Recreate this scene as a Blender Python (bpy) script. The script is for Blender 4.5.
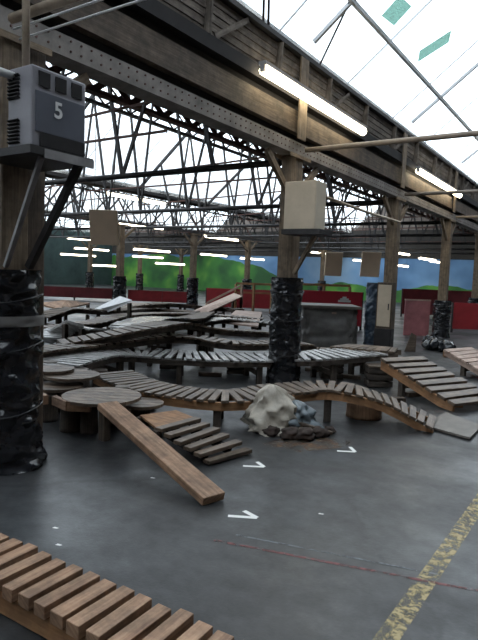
import bpy, math, random
from mathutils import Vector, Matrix, noise
random.seed(7)
for o in list(bpy.data.objects): bpy.data.objects.remove(o)
scn = bpy.context.scene
col = scn.collection
V = Vector
R = math.radians

# ------------------------------------------------------------------ camera
EYE = 1.6; F = 560.0
YAW = R(33.5); PITCH = R(4.8); ROLL = R(2.2)
fw0 = V((-math.sin(YAW), math.cos(YAW), 0)); r0 = V((math.cos(YAW), math.sin(YAW), 0)); u0 = V((0, 0, 1))
FW = fw0*math.cos(PITCH) - u0*math.sin(PITCH)
UP_ = u0*math.cos(PITCH) + fw0*math.sin(PITCH)
RT = r0*math.cos(ROLL) + UP_*math.sin(ROLL)
UP = UP_*math.cos(ROLL) - r0*math.sin(ROLL)
cam = bpy.data.objects.new('camera', bpy.data.cameras.new('camera'))
col.objects.link(cam)
m = Matrix.Identity(4)
for i in range(3):
    m[i][0] = RT[i]; m[i][1] = UP[i]; m[i][2] = -FW[i]
m[2][3] = EYE
cam.matrix_world = m
cam.data.sensor_fit = 'VERTICAL'; cam.data.sensor_height = 24; cam.data.lens = F/640*24
cam.data.clip_start = .05; cam.data.clip_end = 300
scn.camera = cam

# ------------------------------------------------------------------ sky and exposure
w = bpy.data.worlds.new('overcast_sky'); scn.world = w; w.use_nodes = True
bg = w.node_tree.nodes['Background']
bg.inputs[0].default_value = (.93, .965, 1.0, 1); bg.inputs[1].default_value = 3.4
scn.view_settings.view_transform = 'Standard'; scn.view_settings.look = 'None'
scn.view_settings.gamma = 1; scn.view_settings.use_curve_mapping = False
scn.view_settings.exposure = 0.0

def ray(px, py):
    return (FW*F + RT*(px-239) + UP*(320-py))/F
def at(px, py, z=0.0):
    d = ray(px, py); t = (z-EYE)/d.z
    return V((0, 0, EYE)) + d*t
def atx(px, py, x):
    d = ray(px, py); return V((0, 0, EYE)) + d*(x/d.x)
def atd(px, py, d):
    return V((0, 0, EYE)) + ray(px, py)*d

# ------------------------------------------------------------------ materials
def nt(name):
    m = bpy.data.materials.new(name); m.use_nodes = True
    return m, m.node_tree, m.node_tree.nodes['Principled BSDF']
def ramp(t, stops):
    n = t.nodes.new('ShaderNodeValToRGB'); e = n.color_ramp.elements
    e[0].position, e[0].color = stops[0][0], (*stops[0][1], 1)
    e[1].position, e[1].color = stops[-1][0], (*stops[-1][1], 1)
    for p, c in stops[1:-1]:
        k = e.new(p); k.color = (*c, 1)
    return n
def tex(t, kind, scale, detail=4, rough=.6, vec=None):
    n = t.nodes.new('ShaderNodeTexNoise' if kind == 'noise' else 'ShaderNodeTexVoronoi')
    n.inputs['Scale'].default_value = scale
    if kind == 'noise':
        n.inputs['Detail'].default_value = detail; n.inputs['Roughness'].default_value = rough
    if vec is not None: t.links.new(vec, n.inputs['Vector'])
    return n
def bump(t, b, src, s=.3, dist=.01):
    n = t.nodes.new('ShaderNodeBump'); n.inputs['Strength'].default_value = s; n.inputs['Distance'].default_value = dist
    t.links.new(src, n.inputs['Height']); t.links.new(n.outputs[0], b.inputs['Normal'])
def wood(name, c1, c2, c3, rough=.75, stain=.5):
    m, t, b = nt(name); L = t.links.new
    uv = t.nodes.new('ShaderNodeUVMap'); geo = t.nodes.new('ShaderNodeNewGeometry')
    mp = t.nodes.new('ShaderNodeMapping'); mp.inputs['Scale'].default_value = (1.6, 26, 1)
    L(uv.outputs[0], mp.inputs[0])
    add = t.nodes.new('ShaderNodeVectorMath'); add.operation = 'MULTIPLY_ADD'
    L(geo.outputs['Random Per Island'], add.inputs[0]); add.inputs[1].default_value = (37, 91, 53); L(mp.outputs[0], add.inputs[2])
    g = tex(t, 'noise', 1.5, 6, .65, add.outputs[0])
    rp = ramp(t, [(.25, c1), (.5, c2), (.75, c3)]); L(g.outputs[0], rp.inputs[0])
    tc = t.nodes.new('ShaderNodeTexCoord'); s = tex(t, 'noise', 5, 5, .7, tc.outputs['Object'])
    sr = ramp(t, [(.38, (1-stain,)*3), (.62, (1, 1, 1))]); L(s.outputs[0], sr.inputs[0])
    mx = t.nodes.new('ShaderNodeMix'); mx.data_type = 'RGBA'; mx.blend_type = 'MULTIPLY'; mx.inputs[0].default_value = 1
    L(rp.outputs[0], mx.inputs[6]); L(sr.outputs[0], mx.inputs[7])
    hs = t.nodes.new('ShaderNodeHueSaturation')
    mr = t.nodes.new('ShaderNodeMapRange'); mr.inputs[3].default_value = .72; mr.inputs[4].default_value = 1.25
    L(geo.outputs['Random Per Island'], mr.inputs[0]); L(mr.outputs[0], hs.inputs['Value']); L(mx.outputs[2], hs.inputs['Color'])
    L(hs.outputs[0], b.inputs['Base Color']); b.inputs['Roughness'].default_value = rough
    bump(t, b, g.outputs[0], .5, .004)
    return m
def plain(name, c, rough=.6, metal=0, var=.25, scale=6, bmp=0, spec=.5):
    m, t, b = nt(name)
    tc = t.nodes.new('ShaderNodeTexCoord'); n = tex(t, 'noise', scale, 5, .65, tc.outputs['Object'])
    rp = ramp(t, [(.3, tuple(x*(1-var) for x in c)), (.7, tuple(min(1, x*(1+var)) for x in c))])
    t.links.new(n.outputs[0], rp.inputs[0]); t.links.new(rp.outputs[0], b.inputs['Base Color'])
    b.inputs['Roughness'].default_value = rough; b.inputs['Metallic'].default_value = metal
    b.inputs['Specular IOR Level'].default_value = spec
    if bmp: bump(t, b, n.outputs[0], bmp, .02)
    return m
def paint(name, c, wear, scale=9):           # worn floor paint with gaps where it has rubbed off
    m, t, b = nt(name); L = t.links.new
    tc = t.nodes.new('ShaderNodeTexCoord'); n = tex(t, 'noise', scale, 8, .75, tc.outputs['Object'])
    rp = ramp(t, [(wear-.06, (0, 0, 0)), (wear+.08, (1, 1, 1))]); L(n.outputs[0], rp.inputs[0])
    L(rp.outputs[0], b.inputs['Alpha']); b.inputs['Base Color'].default_value = (*c, 1); b.inputs['Roughness'].default_value = .6
    return m
def emis(name, c, s):
    m, t, b = nt(name); b.inputs['Emission Color'].default_value = (*c, 1); b.inputs['Emission Strength'].default_value = s
    b.inputs['Base Color'].default_value = (.8, .8, .8, 1)
    return m

M = {}
M['fresh'] = wood('sawn_timber', (.20, .10, .058), (.40, .235, .14), (.58, .37, .235), .65, .5)
M['old'] = wood('weathered_timber', (.065, .042, .028), (.16, .112, .078), (.31, .235, .175), .5, .5)
M['silver'] = wood('grey_slats_with_sheen', (.20, .19, .18), (.44, .43, .42), (.66, .65, .64), .26, .35)  # grey slats, colour lightened to carry the sheen of the sky
M['brown'] = wood('brown_timber', (.05, .033, .022), (.11, .078, .054), (.19, .14, .10), .7, .5)
M['orange'] = wood('orange_timber', (.16, .07, .025), (.32, .16, .07), (.45, .26, .13), .65, .4)
M['fascia'] = wood('fascia_boards', (.08, .065, .052), (.18, .15, .125), (.29, .25, .21), .85, .5)
M['rooff'] = wood('roof_boards', (.03, .025, .022), (.07, .06, .052), (.11, .095, .085), .9, .4)
M['log'] = wood('log_bark', (.03, .022, .017), (.075, .058, .046), (.14, .11, .09), .85, .5)
M['logtop'] = plain('log_cut_face', (.15, .125, .105), .65, 0, .4, 14)
M['column'] = wood('column_paint', (.10, .07, .045), (.22, .16, .105), (.33, .25, .17), .7, .45)
M['wrap'] = plain('black_plastic_wrap', (.012, .013, .016), .2, 0, .4, 3)
M['bluewrap'] = plain('blue_black_wrap', (.035, .055, .085), .3, 0, .5, 5)
M['steel'] = plain('dark_steel', (.035, .033, .034), .6, .2, .4)
M['rust'] = plain('rusty_steel', (.11, .055, .045), .75, .1, .4)
M['girderpaint'] = plain('grey_girder_paint', (.21, .19, .175), .75, 0, .45, 3)
M['palesteel'] = plain('glare_pale_steel', (.5, .52, .54), .7, 0, .1, 4)  # lightened so thin roof bars look washed out by sky glare
M['greysteel'] = plain('pale_grey_paint', (.27, .26, .265), .65, 0, .3, 4)
M['dark'] = plain('shade_and_dark_parts', (.018, .016, .017), .9, 0, .3)  # near black: girder recess shade put into colour, also plain dark parts
M['pipe'] = plain('cream_pipe', (.42, .34, .26), .5, 0, .25)
M['tie'] = plain('grey_brown_pipe', (.20, .165, .135), .6, 0, .25)
M['white'] = plain('white_cable', (.7, .7, .7), .5, 0, .1)
M['heater'] = plain('heater_casing', (.10, .108, .135), .45, 0, .15, 3)
M['heaterside'] = plain('heater_side', (.25, .245, .27), .5, 0, .15, 3)
M['cream'] = plain('cream_board', (.50, .42, .32), .7, 0, .12, 3)
M['hang'] = plain('tan_board', (.75, .58, .42), .7, 0, .08, 3)
M['creamlit'] = plain('cream_lit_side', (.62, .54, .42), .7, 0, .1, 3)  # lighter copy of the cream for the side that catches light
M['red'] = plain('red_barrier', (.26, .018, .024), .5, 0, .25, 2)
M['brightred'] = plain('red_banner', (.42, .02, .04), .5, 0, .12, 2)
M['maroon'] = plain('maroon_barrier', (.17, .022, .028), .6, 0, .3, 2)
M['pink'] = plain('pink_board', (.32, .12, .13), .7, 0, .25, 4)
M['pinkwood'] = wood('pale_pink_timber', (.25, .17, .13), (.42, .30, .245), (.55, .42, .35), .65, .3)
M['tarp'] = plain('grey_tarpaulin', (.13, .125, .12), .55, 0, .3, 4, .4)
M['plastic'] = plain('dirty_white_plastic', (.40, .36, .30), .42, 0, .35, 7, .5)
M['rubble'] = plain('dark_rubble', (.035, .022, .017), .85, 0, .6, 9, .6)
M['bluesack'] = plain('blue_grey_plastic', (.14, .17, .19), .4, 0, .3, 7, .5)
M['whiteboard'] = plain('pale_board', (.60, .60, .62), .35, 0, .15, 3)
M['plate'] = plain('grey_plywood', (.13, .115, .10), .55, 0, .25, 6)
M['sheet'] = plain('pale_roof_sheet', (.72, .73, .74), .8, 0, .12, 1)
m, t, b = nt('green_tinted_glass'); t.nodes.remove(b)
tr = t.nodes.new('ShaderNodeBsdfTransparent'); tr.inputs[0].default_value = (.34, .46, .42, 1); t.links.new(tr.outputs[0], t.nodes['Material Output'].inputs[0]); M['flap'] = m
M['tube'] = emis('fluorescent_tube', (1, .88, .62), 12)
M['fartube'] = emis('fluorescent_tube_far', (1, .90, .68), 9)
M['yellow'] = paint('yellow_line_paint', (.34, .27, .13), .49, 16)
M['redpaint'] = paint('red_line_paint', (.14, .04, .04), .48, 14)
M['whitepaint'] = paint('white_mark_paint', (.75, .75, .72), .30, 14)
M['thinwhite'] = paint('thin_white_line_paint', (.14, .155, .17), .46, 10)
M['dust'] = paint('brown_dust', (.14, .075, .035), .52, 6)

# concrete floor, dark and patchy, worn smooth
m, t, b = nt('dark_concrete'); L = t.links.new
tc = t.nodes.new('ShaderNodeTexCoord')
a1 = tex(t, 'noise', .8, 8, .68, tc.outputs['Object']); a2 = tex(t, 'noise', 7, 8, .75, tc.outputs['Object']); a3 = tex(t, 'noise', 60, 3, .6, tc.outputs['Object'])
r1 = ramp(t, [(.34, (.014, .014, .015)), (.50, (.029, .030, .032)), (.64, (.056, .060, .063))]); L(a1.outputs[0], r1.inputs[0])
r2 = ramp(t, [(.35, (.6,)*3), (.65, (1.3,)*3)]); L(a2.outputs[0], r2.inputs[0])
mx = t.nodes.new('ShaderNodeMix'); mx.data_type = 'RGBA'; mx.blend_type = 'MULTIPLY'; mx.inputs[0].default_value = 1
L(r1.outputs[0], mx.inputs[6]); L(r2.outputs[0], mx.inputs[7])
# poured slabs differ a little, dark cracks run between them
vo = t.nodes.new('ShaderNodeTexVoronoi'); vo.inputs['Scale'].default_value = .33; vo.feature = 'DISTANCE_TO_EDGE'
wn = t.nodes.new('ShaderNodeVectorMath'); wn.operation = 'MULTIPLY_ADD'; wn.inputs[1].default_value = (.9, .9, 0); L(a1.outputs['Color'], wn.inputs[0]); L(tc.outputs['Object'], wn.inputs[2]); L(wn.outputs[0], vo.inputs['Vector'])
cr = ramp(t, [(0, (.45,)*3), (.012, (1, 1, 1))]); L(vo.outputs['Distance'], cr.inputs[0])
m2 = t.nodes.new('ShaderNodeMix'); m2.data_type = 'RGBA'; m2.blend_type = 'MULTIPLY'; m2.inputs[0].default_value = .8
L(mx.outputs[2], m2.inputs[6]); L(cr.outputs[0], m2.inputs[7]); L(m2.outputs[2], b.inputs['Base Color'])
rr = t.nodes.new('ShaderNodeMapRange'); rr.inputs[1].default_value = .36; rr.inputs[2].default_value = .64; rr.inputs[3].default_value = .55; rr.inputs[4].default_value = .28
L(a1.outputs[0], rr.inputs[0]); L(rr.outputs[0], b.inputs['Roughness'])
bump(t, b, a3.outputs[0], .25, .004); M['floor'] = m

# thin dirty roof glass
m, t, b = nt('dirty_roof_glass'); L = t.links.new
out = t.nodes['Material Output']; t.nodes.remove(b)
tr = t.nodes.new('ShaderNodeBsdfTransparent'); gl = t.nodes.new('ShaderNodeBsdfGlossy'); gl.inputs['Roughness'].default_value = .15
df = t.nodes.new('ShaderNodeBsdfTranslucent'); df.inputs[0].default_value = (.8, .8, .76, 1)
tr.inputs[0].default_value = (.93, .97, 1, 1)
tc = t.nodes.new('ShaderNodeTexCoord'); n = tex(t, 'noise', 1.3, 6, .7, tc.outputs['Object'])
mr = t.nodes.new('ShaderNodeMapRange'); mr.inputs[1].default_value = .45; mr.inputs[2].default_value = .8; mr.inputs[3].default_value = .04; mr.inputs[4].default_value = .35
L(n.outputs[0], mr.inputs[0])
s1 = t.nodes.new('ShaderNodeMixShader'); s2 = t.nodes.new('ShaderNodeMixShader'); s2.inputs[0].default_value = .06
L(mr.outputs[0], s1.inputs[0]); L(tr.outputs[0], s1.inputs[1]); L(df.outputs[0], s1.inputs[2])
L(s1.outputs[0], s2.inputs[1]); L(gl.outputs[0], s2.inputs[2]); L(s2.outputs[0], out.inputs[0]); M['glass'] = m

# painted landscape on the far walls: a green hill line under a blue sky
def mural(name, axis, lo, hi, heights):
    m, t, b = nt(name); L = t.links.new
    tc = t.nodes.new('ShaderNodeTexCoord'); sp = t.nodes.new('ShaderNodeSeparateXYZ'); L(tc.outputs['Object'], sp.inputs[0])
    mr = t.nodes.new('ShaderNodeMapRange'); mr.inputs[1].default_value = lo; mr.inputs[2].default_value = hi; L(sp.outputs[axis], mr.inputs[0])
    hr = ramp(t, [(p, (h/6,)*3) for p, h in heights]); L(mr.outputs[0], hr.inputs[0])
    nz = tex(t, 'noise', .35, 3, .5, tc.outputs['Object'])
    ad = t.nodes.new('ShaderNodeMath'); ad.operation = 'MULTIPLY_ADD'; ad.inputs[1].default_value = 6; L(hr.outputs[0], ad.inputs[0])
    n2 = t.nodes.new('ShaderNodeMath'); n2.operation = 'MULTIPLY_ADD'; n2.inputs[1].default_value = 1.6; n2.inputs[2].default_value = -.8
    L(nz.outputs[0], n2.inputs[0]); L(n2.outputs[0], ad.inputs[2])
    lt = t.nodes.new('ShaderNodeMath'); lt.operation = 'LESS_THAN'; L(sp.outputs[2], lt.inputs[0]); L(ad.outputs[0], lt.inputs[1])
    n3 = tex(t, 'noise', .5, 2, .5, tc.outputs['Object'])
    g = ramp(t, [(.35, (.035, .12, .04)), (.55, (.07, .26, .05)), (.68, (.2, .45, .07))]); L(n3.outputs[0], g.inputs[0])
    s = ramp(t, [(.35, (.10, .22, .42)), (.5, (.17, .34, .60)), (.65, (.30, .48, .70))]); L(nz.outputs[0], s.inputs[0])
    mx = t.nodes.new('ShaderNodeMix'); mx.data_type = 'RGBA'; L(lt.outputs[0], mx.inputs[0]); L(s.outputs[0], mx.inputs[6]); L(g.outputs[0], mx.inputs[7])
    L(mx.outputs[2], b.inputs['Base Color']); b.inputs['Roughness'].default_value = .8
    return m
M['mural'] = mural('painted_landscape', 0, -40, 8, [(0, 2.8), (.12, 2.9), (.24, 3.0), (.34, 2.2), (.42, .9), (.6, 1.1), (.8, 1.3), (1, 1.2)])
M['muralteal'] = plain('dull_teal_wall', (.06, .10, .10), .8, 0, .35, .6)
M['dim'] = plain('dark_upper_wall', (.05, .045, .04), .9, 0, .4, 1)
M['wall'] = plain('old_brick_paint', (.20, .17, .15), .9, 0, .3, 2)

# ------------------------------------------------------------------ mesh builder
class MB:
    def __init__(s): s.v = []; s.f = []; s.uv = []; s.sm = []; s.mi = []
    def face(s, idx, uvs, smooth=False, mi=0):
        s.f.append(idx); s.uv.append(uvs); s.sm.append(smooth); s.mi.append(mi)
    def box(s, c, ax, h, mi=0):
        """c centre, ax three unit axes, h half sizes; the grain runs along the longest"""
        c = V(c); b = len(s.v); loc = []
        for i in (-1, 1):
            for j in (-1, 1):
                for k in (-1, 1):
                    l = (i*h[0], j*h[1], k*h[2]); loc.append(l)
                    s.v.append(c + ax[0]*l[0] + ax[1]*l[1] + ax[2]*l[2])
        lo = max(range(3), key=lambda q: h[q]); o1, o2 = [q for q in range(3) if q != lo]
        off = random.random()*10
        for q in ((0, 1, 3, 2), (4, 6, 7, 5), (0, 4, 5, 1), (2, 3, 7, 6), (0, 2, 6, 4), (1, 5, 7, 3)):
            s.face([b+i for i in q], [(loc[i][lo]+off, loc[i][o1]+loc[i][o2]*1.3+off) for i in q], False, mi)
        return s
    def abox(s, x0, x1, y0, y1, z0, z1, mi=0):
        return s.box(((x0+x1)/2, (y0+y1)/2, (z0+z1)/2), AX, (abs(x1-x0)/2, abs(y1-y0)/2, abs(z1-z0)/2), mi)
    def bar(s, a, b, wd, th, up=None, mi=0):
        a = V(a); b = V(b); d = b-a; l = d.length
        if l < 1e-6: return s
        d.normalize(); up = V(up) if up else V((0, 0, 1))
        if abs(d.dot(up)) > .97: up = V((1, 0, 0))
        sd = d.cross(up).normalized(); u = sd.cross(d).normalized()
        return s.box((a+b)/2, (d, sd, u), (l/2, wd/2, th/2), mi)
    def tube(s, pts, r, n=8, caps=True, smooth=True, mi=0):
        pts = [V(p) for p in pts]; N = len(pts); b = len(s.v); rs = r if isinstance(r, (list, tuple)) else [r]*N
        L_ = 0; ll = []
        for i, p in enumerate(pts):
            d = (pts[min(i+1, N-1)]-pts[max(i-1, 0)]).normalized()
            up = V((0, 0, 1)) if abs(d.z) < .9 else V((1, 0, 0))
            sd = d.cross(up).normalized(); u = sd.cross(d)
            for k in range(n):
                a = 2*math.pi*k/n; s.v.append(p + (sd*math.cos(a)+u*math.sin(a))*rs[i])
            if i: L_ += (p-pts[i-1]).length
            ll.append(L_)
        for i in range(N-1):
            for k in range(n):
                k2 = (k+1) % n
                s.face([b+i*n+k, b+i*n+k2, b+(i+1)*n+k2, b+(i+1)*n+k],
                       [(ll[i], k*.1), (ll[i], k*.1+.1), (ll[i+1], k*.1+.1), (ll[i+1], k*.1)], smooth, mi)
        if caps:
            s.face([b+k for k in range(n)][::-1], [(0, 0)]*n, False, mi)
            s.face([b+(N-1)*n+k for k in range(n)], [(0, 0)]*n, False, mi)
        return s
    def grid(s, fn, nu, nv, closed_u=False, smooth=True, mi=0):
        b = len(s.v); cu = nu if closed_u else nu+1
        for j in range(nv+1):
            for i in range(cu): s.v.append(V(fn(i/nu, j/nv)))
        for j in range(nv):
            for i in range(nu):
                i2 = (i+1) % cu
                s.face([b+j*cu+i, b+j*cu+i2, b+(j+1)*cu+i2, b+(j+1)*cu+i], [(j/nv, i/nu)]*4, smooth, mi)
        return s
    def poly(s, pts, z0, z1, mi=0):          # vertical prism over a ground outline
        b = len(s.v); n = len(pts)
        for p in pts: s.v.append(V((p[0], p[1], z0)))
        for p in pts: s.v.append(V((p[0], p[1], z1)))
        s.face([b+i for i in range(n)][::-1], [(p[0], p[1]) for p in pts][::-1], False, mi)
        s.face([b+n+i for i in range(n)], [(p[0], p[1]) for p in pts], False, mi)
        for i in range(n):
            j = (i+1) % n; s.face([b+i, b+j, b+n+j, b+n+i], [(i*.1, 0), (i*.1+.1, 0), (i*.1+.1, .1), (i*.1, .1)], False, mi)
        return s
    def build(s, name, mats, parent=None, bevel=0, origin=None):
        me = bpy.data.meshes.new(name)
        o0 = parent.location if parent else (V(origin) if origin is not None else V((0, 0, 0)))
        if parent and parent.parent: o0 = o0 + parent.parent.location
        me.from_pydata([v-o0 for v in s.v], [], s.f)
        ul = me.uv_layers.new(name='UVMap'); i = 0
        for p, uvs, sm, mi in zip(me.polygons, s.uv, s.sm, s.mi):
            p.use_smooth = sm; p.material_index = mi
            for u in uvs: ul.data[i].uv = u; i += 1
        for mm in (mats if isinstance(mats, (list, tuple)) else [mats]): me.materials.append(mm)
        me.validate()
        o = bpy.data.objects.new(name, me); col.objects.link(o)
        if parent: o.parent = parent
        elif origin is not None: o.location = V(origin)
        if bevel:
            bv = o.modifiers.new('bevel', 'BEVEL'); bv.width = bevel; bv.segments = 2; bv.limit_method = 'ANGLE'
        return o
AX = (V((1, 0, 0)), V((0, 1, 0)), V((0, 0, 1)))
def tag(o, label, cat, group=None, kind=None):
    o['label'] = label; o['category'] = cat
    if group: o['group'] = group
    if kind: o['kind'] = kind
    return o
def empty(name, loc, label, cat, group=None):
    o = bpy.data.objects.new(name, None); col.objects.link(o); o.location = V(loc); o.empty_display_size = .1
    return tag(o, label, cat, group)
def struct(name, mb, mat):
    o = mb.build(name, mat); o['kind'] = 'structure'; return o
def copy_tree(o, loc, label, group=None):
    c = o.copy(); col.objects.link(c); c.location = loc; c['label'] = label
    if group: c['group'] = group
    for ch in o.children:
        d = ch.copy(); col.objects.link(d); d.parent = c
        for g in ch.children:
            e = g.copy(); col.objects.link(e); e.parent = d
    return c

# ------------------------------------------------------------------ building
ROW = [-3.95, -15.95, -27.95]; PY0 = 2.65; SP = 4.55; BAY = 12.0
XL, XR, YF, YB = -39.95, 8.05, -7.0, 38.0
ZV, ZR, XRG = 4.72, 9.0, 5.4           # valley height, ridge height, ridge offset from the valley
struct('floor', MB().abox(XL-.3, XR+.3, YF-.3, YB+.3, -.2, 0), M['floor'])
struct('wall_left', MB().abox(XL-.3, XL, YF, YB, 0, ZV+.3), M['muralteal'])
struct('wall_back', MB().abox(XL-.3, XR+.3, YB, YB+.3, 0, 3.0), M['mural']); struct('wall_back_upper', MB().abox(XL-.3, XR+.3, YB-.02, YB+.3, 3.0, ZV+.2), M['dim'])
struct('wall_right', MB().abox(XR, XR+.3, YF, YB, 0, ZV+.3), M['wall'])
struct('wall_front', MB().abox(XL-.3, XR+.3, YF-.3, YF, 0, ZV+.2), M['wall'])
def gable(y):
    g = MB()
    for x0 in (-39.95, -27.95, -15.95, -3.95):
        b = len(g.v)
        for yy in (y-.1, y+.1):
            g.v += [V((x0, yy, ZV+.2)), V((x0+XRG, yy, ZR)), V((x0+BAY, yy, ZV+.2))]
        g.face([b, b+1, b+2], [(0, 0)]*3); g.face([b+5, b+4, b+3], [(0, 0)]*3)
        for i in range(3):
            j = (i+1) % 3; g.face([b+i, b+3+i, b+3+j, b+j], [(0, 0)]*4)
    return g
struct('wall_back_gable', gable(YB+.15), M['wall']); struct('wall_front_gable', gable(YF-.15), M['wall'])
c_ = MB(); sk_ = MB()
for x0 in (-39.95, -27.95, -15.95, -3.95):
    a = V((x0+XRG, 0, ZR)); e = V((x0+BAY-.1, 0, ZV+.05)); d = (e-a); ln = d.length; d.normalize(); nrm = d.cross(V((0, 1, 0))).normalized()
    nb = 34
    for i in range(nb):                     # roof boards running along the building
        q = a + d*(ln*(i+.5)/nb); q.y = (YF+YB)/2
        c_.box(q, (V((0, 1, 0)), d, nrm), ((YB-YF)/2, ln/nb/2-.004, .02))
    q = (a+e)/2 + V((0, (YF+YB)/2, 0)) - nrm*(.06 if nrm.z < 0 else -.06)
    q2 = (a+e)/2 + V((0, (YF+YB)/2, .12)); sk_.box(q2, (V((0, 1, 0)), d, nrm), ((YB-YF)/2, ln/2, .03))
struct('ceiling', c_, M['rooff']); struct('roof_covering', sk_, M['sheet'])  # pale outer layer added so the roof burns out white through the glazing
for wi, x0 in enumerate((-3.95, -15.95, -27.95, -39.95)):
    a = V((x0+.05, 0, ZV-.02)); e = V((x0+XRG, 0, ZR-.02)); d = e-a; ln = d.length; d.normalize(); nrm = V((0, 1, 0)).cross(d).normalized()
    win = MB().box((a+e)/2+V((0, (YF+YB)/2, 0)), (V((0, 1, 0)), d, nrm), ((YB-YF)/2, ln/2, .004)).build('window_%d' % (wi+1), M['glass']); win['kind'] = 'structure'
    fr = MB(); n = 20
    for i in range(n+1):
        y = YF+(YB-YF)*i/n; fr.bar(a+V((0, y, 0)), e+V((0, y, 0)), .018, .02)
    for fz in ((.5,) if wi else ()):
        q = a+d*ln*fz; fr.bar(q+V((0, YF, 0)), q+V((0, YB, 0)), .03, .03)
    fr.build('window_frame', M['palesteel'], win)

# valley girders along each row of columns
def front_girder():
    x = ROW[0]
    root = empty('valley_girder', (x, 0, 3.3), 'deep boarded roof girder with pale riveted flange over the wrapped columns', 'girder')
    L0, L1 = YF+.2, YB-.2
    g = MB().abox(x-.14, x+.10, L0, L1, 3.30, 3.33).abox(x+.085, x+.10, L0, L1, 3.33, 3.46).abox(x-.14, x+.08, L0, L1, 3.46, 3.48)
    y = 1.4
    while y < 22:
        for zz in (3.355, 3.435): g.tube([(x+.10, y, zz), (x+.110, y, zz)], .009, 6, mi=1)
        y += .11
    g.build('flange', [M['girderpaint'], M['rust']], root)
    MB().abox(x-.10, x+.02, L0, L1, 3.481, 4.60).build('web', M['dark'], root)  # coloured near black for the deep shade of the recess
    MB().abox(x+.02, x+.115, L0, L1, 3.58, 3.69).abox(x+.02, x+.105, L0, L1, 3.695, 3.88).build('timber_beam', M['brown'], root)
    MB().abox(x+.02, x+.155, L0, L1, 3.99, 4.14).build('shade_band', M['dark'], root)  # dark strip added to draw the band of shade under the boards
    bd = MB()
    for k in range(5):
        z = 4.145+k*.088; bd.box((x+.06+.010*k, (L0+L1)/2, z+.04), AX, (.012, (L1-L0)/2, .042))
    bd.build('board_cladding', M['fascia'], root)
    y = .4; k = 0
    while y < 24:
        MB().bar((x+.115, y, 4.145), (x+.135, y, 4.585), .10, .03, (0, 1, 0)).build('batten', M['fascia'], root)
        if k % 2: MB().bar((x+.13, y+.12, 4.16), (x+.14, y+.75, 4.57), .06, .02, (1, 0, 0)).build('raking_strut', M['fascia'], root)
        y += 1.52; k += 1
    for k in range(1, 6):
        y = PY0+SP*k; MB().abox(x+.156, x+.175, y-.19, y+.04, 3.49, 4.59).build('column_casing', M['column'], root)
    MB().abox(x-.15, x+.17, L0, L1, 4.60, 4.66).abox(x-.15, x-.05, L0, L1, 4.66, ZV+.03).build('gutter_curb', M['steel'], root)
    MB().abox(x+.13, x+.15, 3.02, 3.18, 4.16, 4.50).build('pale_board', M['cream'], root)
    return root
front_girder()
def lattice(x, z0, z1, label, wd=.07, cat='girder', lw=.05, y0=YF+.2, y1=YB-.2, top=False, step=.8, name='lattice_girder', mat='steel'):
    root = empty(name, (x, 0, z0), label, cat)
    MB().abox(x-wd, x+wd, y0, y1, z0, z0+.07).build('bottom_chord', M[mat], root)
    g = MB().abox(x-wd, x+wd, y0, y1, z1-.07, z1)
    if top: g.abox(x-.18, x+.2, y0, y1, z1, z1+.12)
    g.build('top_chord', M[mat], root)
    b = MB(); y = y0
    while y+step <= y1:
        b.bar((x, y, z0+.05), (x, y+step, z1-.05), lw, .02, (1, 0, 0)); b.bar((x+.02, y+step, z0+.05), (x+.02, y, z1-.05), lw, .02, (1, 0, 0))
        y += step
    b.build('lacing', M[mat], root)
    return root
lattice(ROW[1], 3.35, 4.6, 'open lattice roof girder over the second row of columns', top=True, step=1.3)
lattice(ROW[2], 3.35, 4.6, 'open lattice roof girder over the farthest row of columns', top=True, step=1.3)
lattice(-7.6, 4.55, 5.25, 'long crossed lattice purlin hanging just behind the boarded girder', step=.9, lw=.12, wd=.09, name='lattice_purlin', mat='rust')
lattice(-11.2, 5.7, 6.4, 'long crossed lattice purlin high against the second roof lights', step=.9, name='lattice_purlin')
lattice(-21.5, 5.3, 5.9, 'long crossed lattice purlin far off under the third roof bay', step=.9, name='lattice_purlin')

# trusses
ordw = ['first', 'second', 'third', 'fourth', 'fifth', 'sixth', 'seventh', 'eighth', 'ninth']
def truss(root, x0, y, heavy, first=False):
    zt = 3.36 if heavy else 3.22
    MB().tube([(x0+.2, y, zt), (x0+BAY-.2, y, zt)], .035 if heavy else .05, 8).build('tie_rod', M['pipe' if first else 'tie' if heavy else 'steel'], root)
    if heavy:
        MB().bar((x0+.25, y, ZV+.1), (x0+XRG, y, ZR-.10), .05, .05).bar((x0+XRG, y, ZR-.10), (x0+BAY-.15, y, ZV-.14), .05, .05).build('rafter', M['palesteel'], root)
        return
    r = MB(); r.bar((x0+.15, y, ZV-.06), (x0+XRG, y, ZR-.12), .07, .1); r.bar((x0+XRG, y, ZR-.12), (x0+BAY-.15, y, ZV-.14), .07, .1)
    r.build('rafter', M['steel'], root)
    wb = MB()
    tops = [(1.35, ZV+.8*1.2-.1), (2.7, ZV+.8*2.4), (4.0, ZV+.8*3.6-.25), (XRG, ZR-.15), (7.6, 7.5), (9.8, 6.05)]
    bots = [2.1, 3.4, 4.7, 6.4, 8.6, 10.6]
    for i, (tx, tz) in enumerate(tops):
        wb.bar((x0+tx, y, tz), (x0+bots[i], y, zt), .07, .04, (0, 1, 0))
        if i: wb.bar((x0+tx, y, tz), (x0+bots[i-1], y, zt), .06, .04, (0, 1, 0))
    wb.build('web_strut', M['steel'], root)
    if not heavy:                            # knee braces with gusset plates
        k = MB(); k.bar((x0+BAY-.2, y, 3.4), (x0+BAY-1.6, y, 5.4), .06, .04, (0, 1, 0)); k.bar((x0+2.4, y, 3.9), (x0+9.6, y, 3.9), .04, .04, (0, 1, 0)); k.bar((x0+.2, y, 4.1), (x0+11.6, y, 4.5), .04, .04, (0, 1, 0))
        k.build('knee_brace', M['rust'], root)
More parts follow.
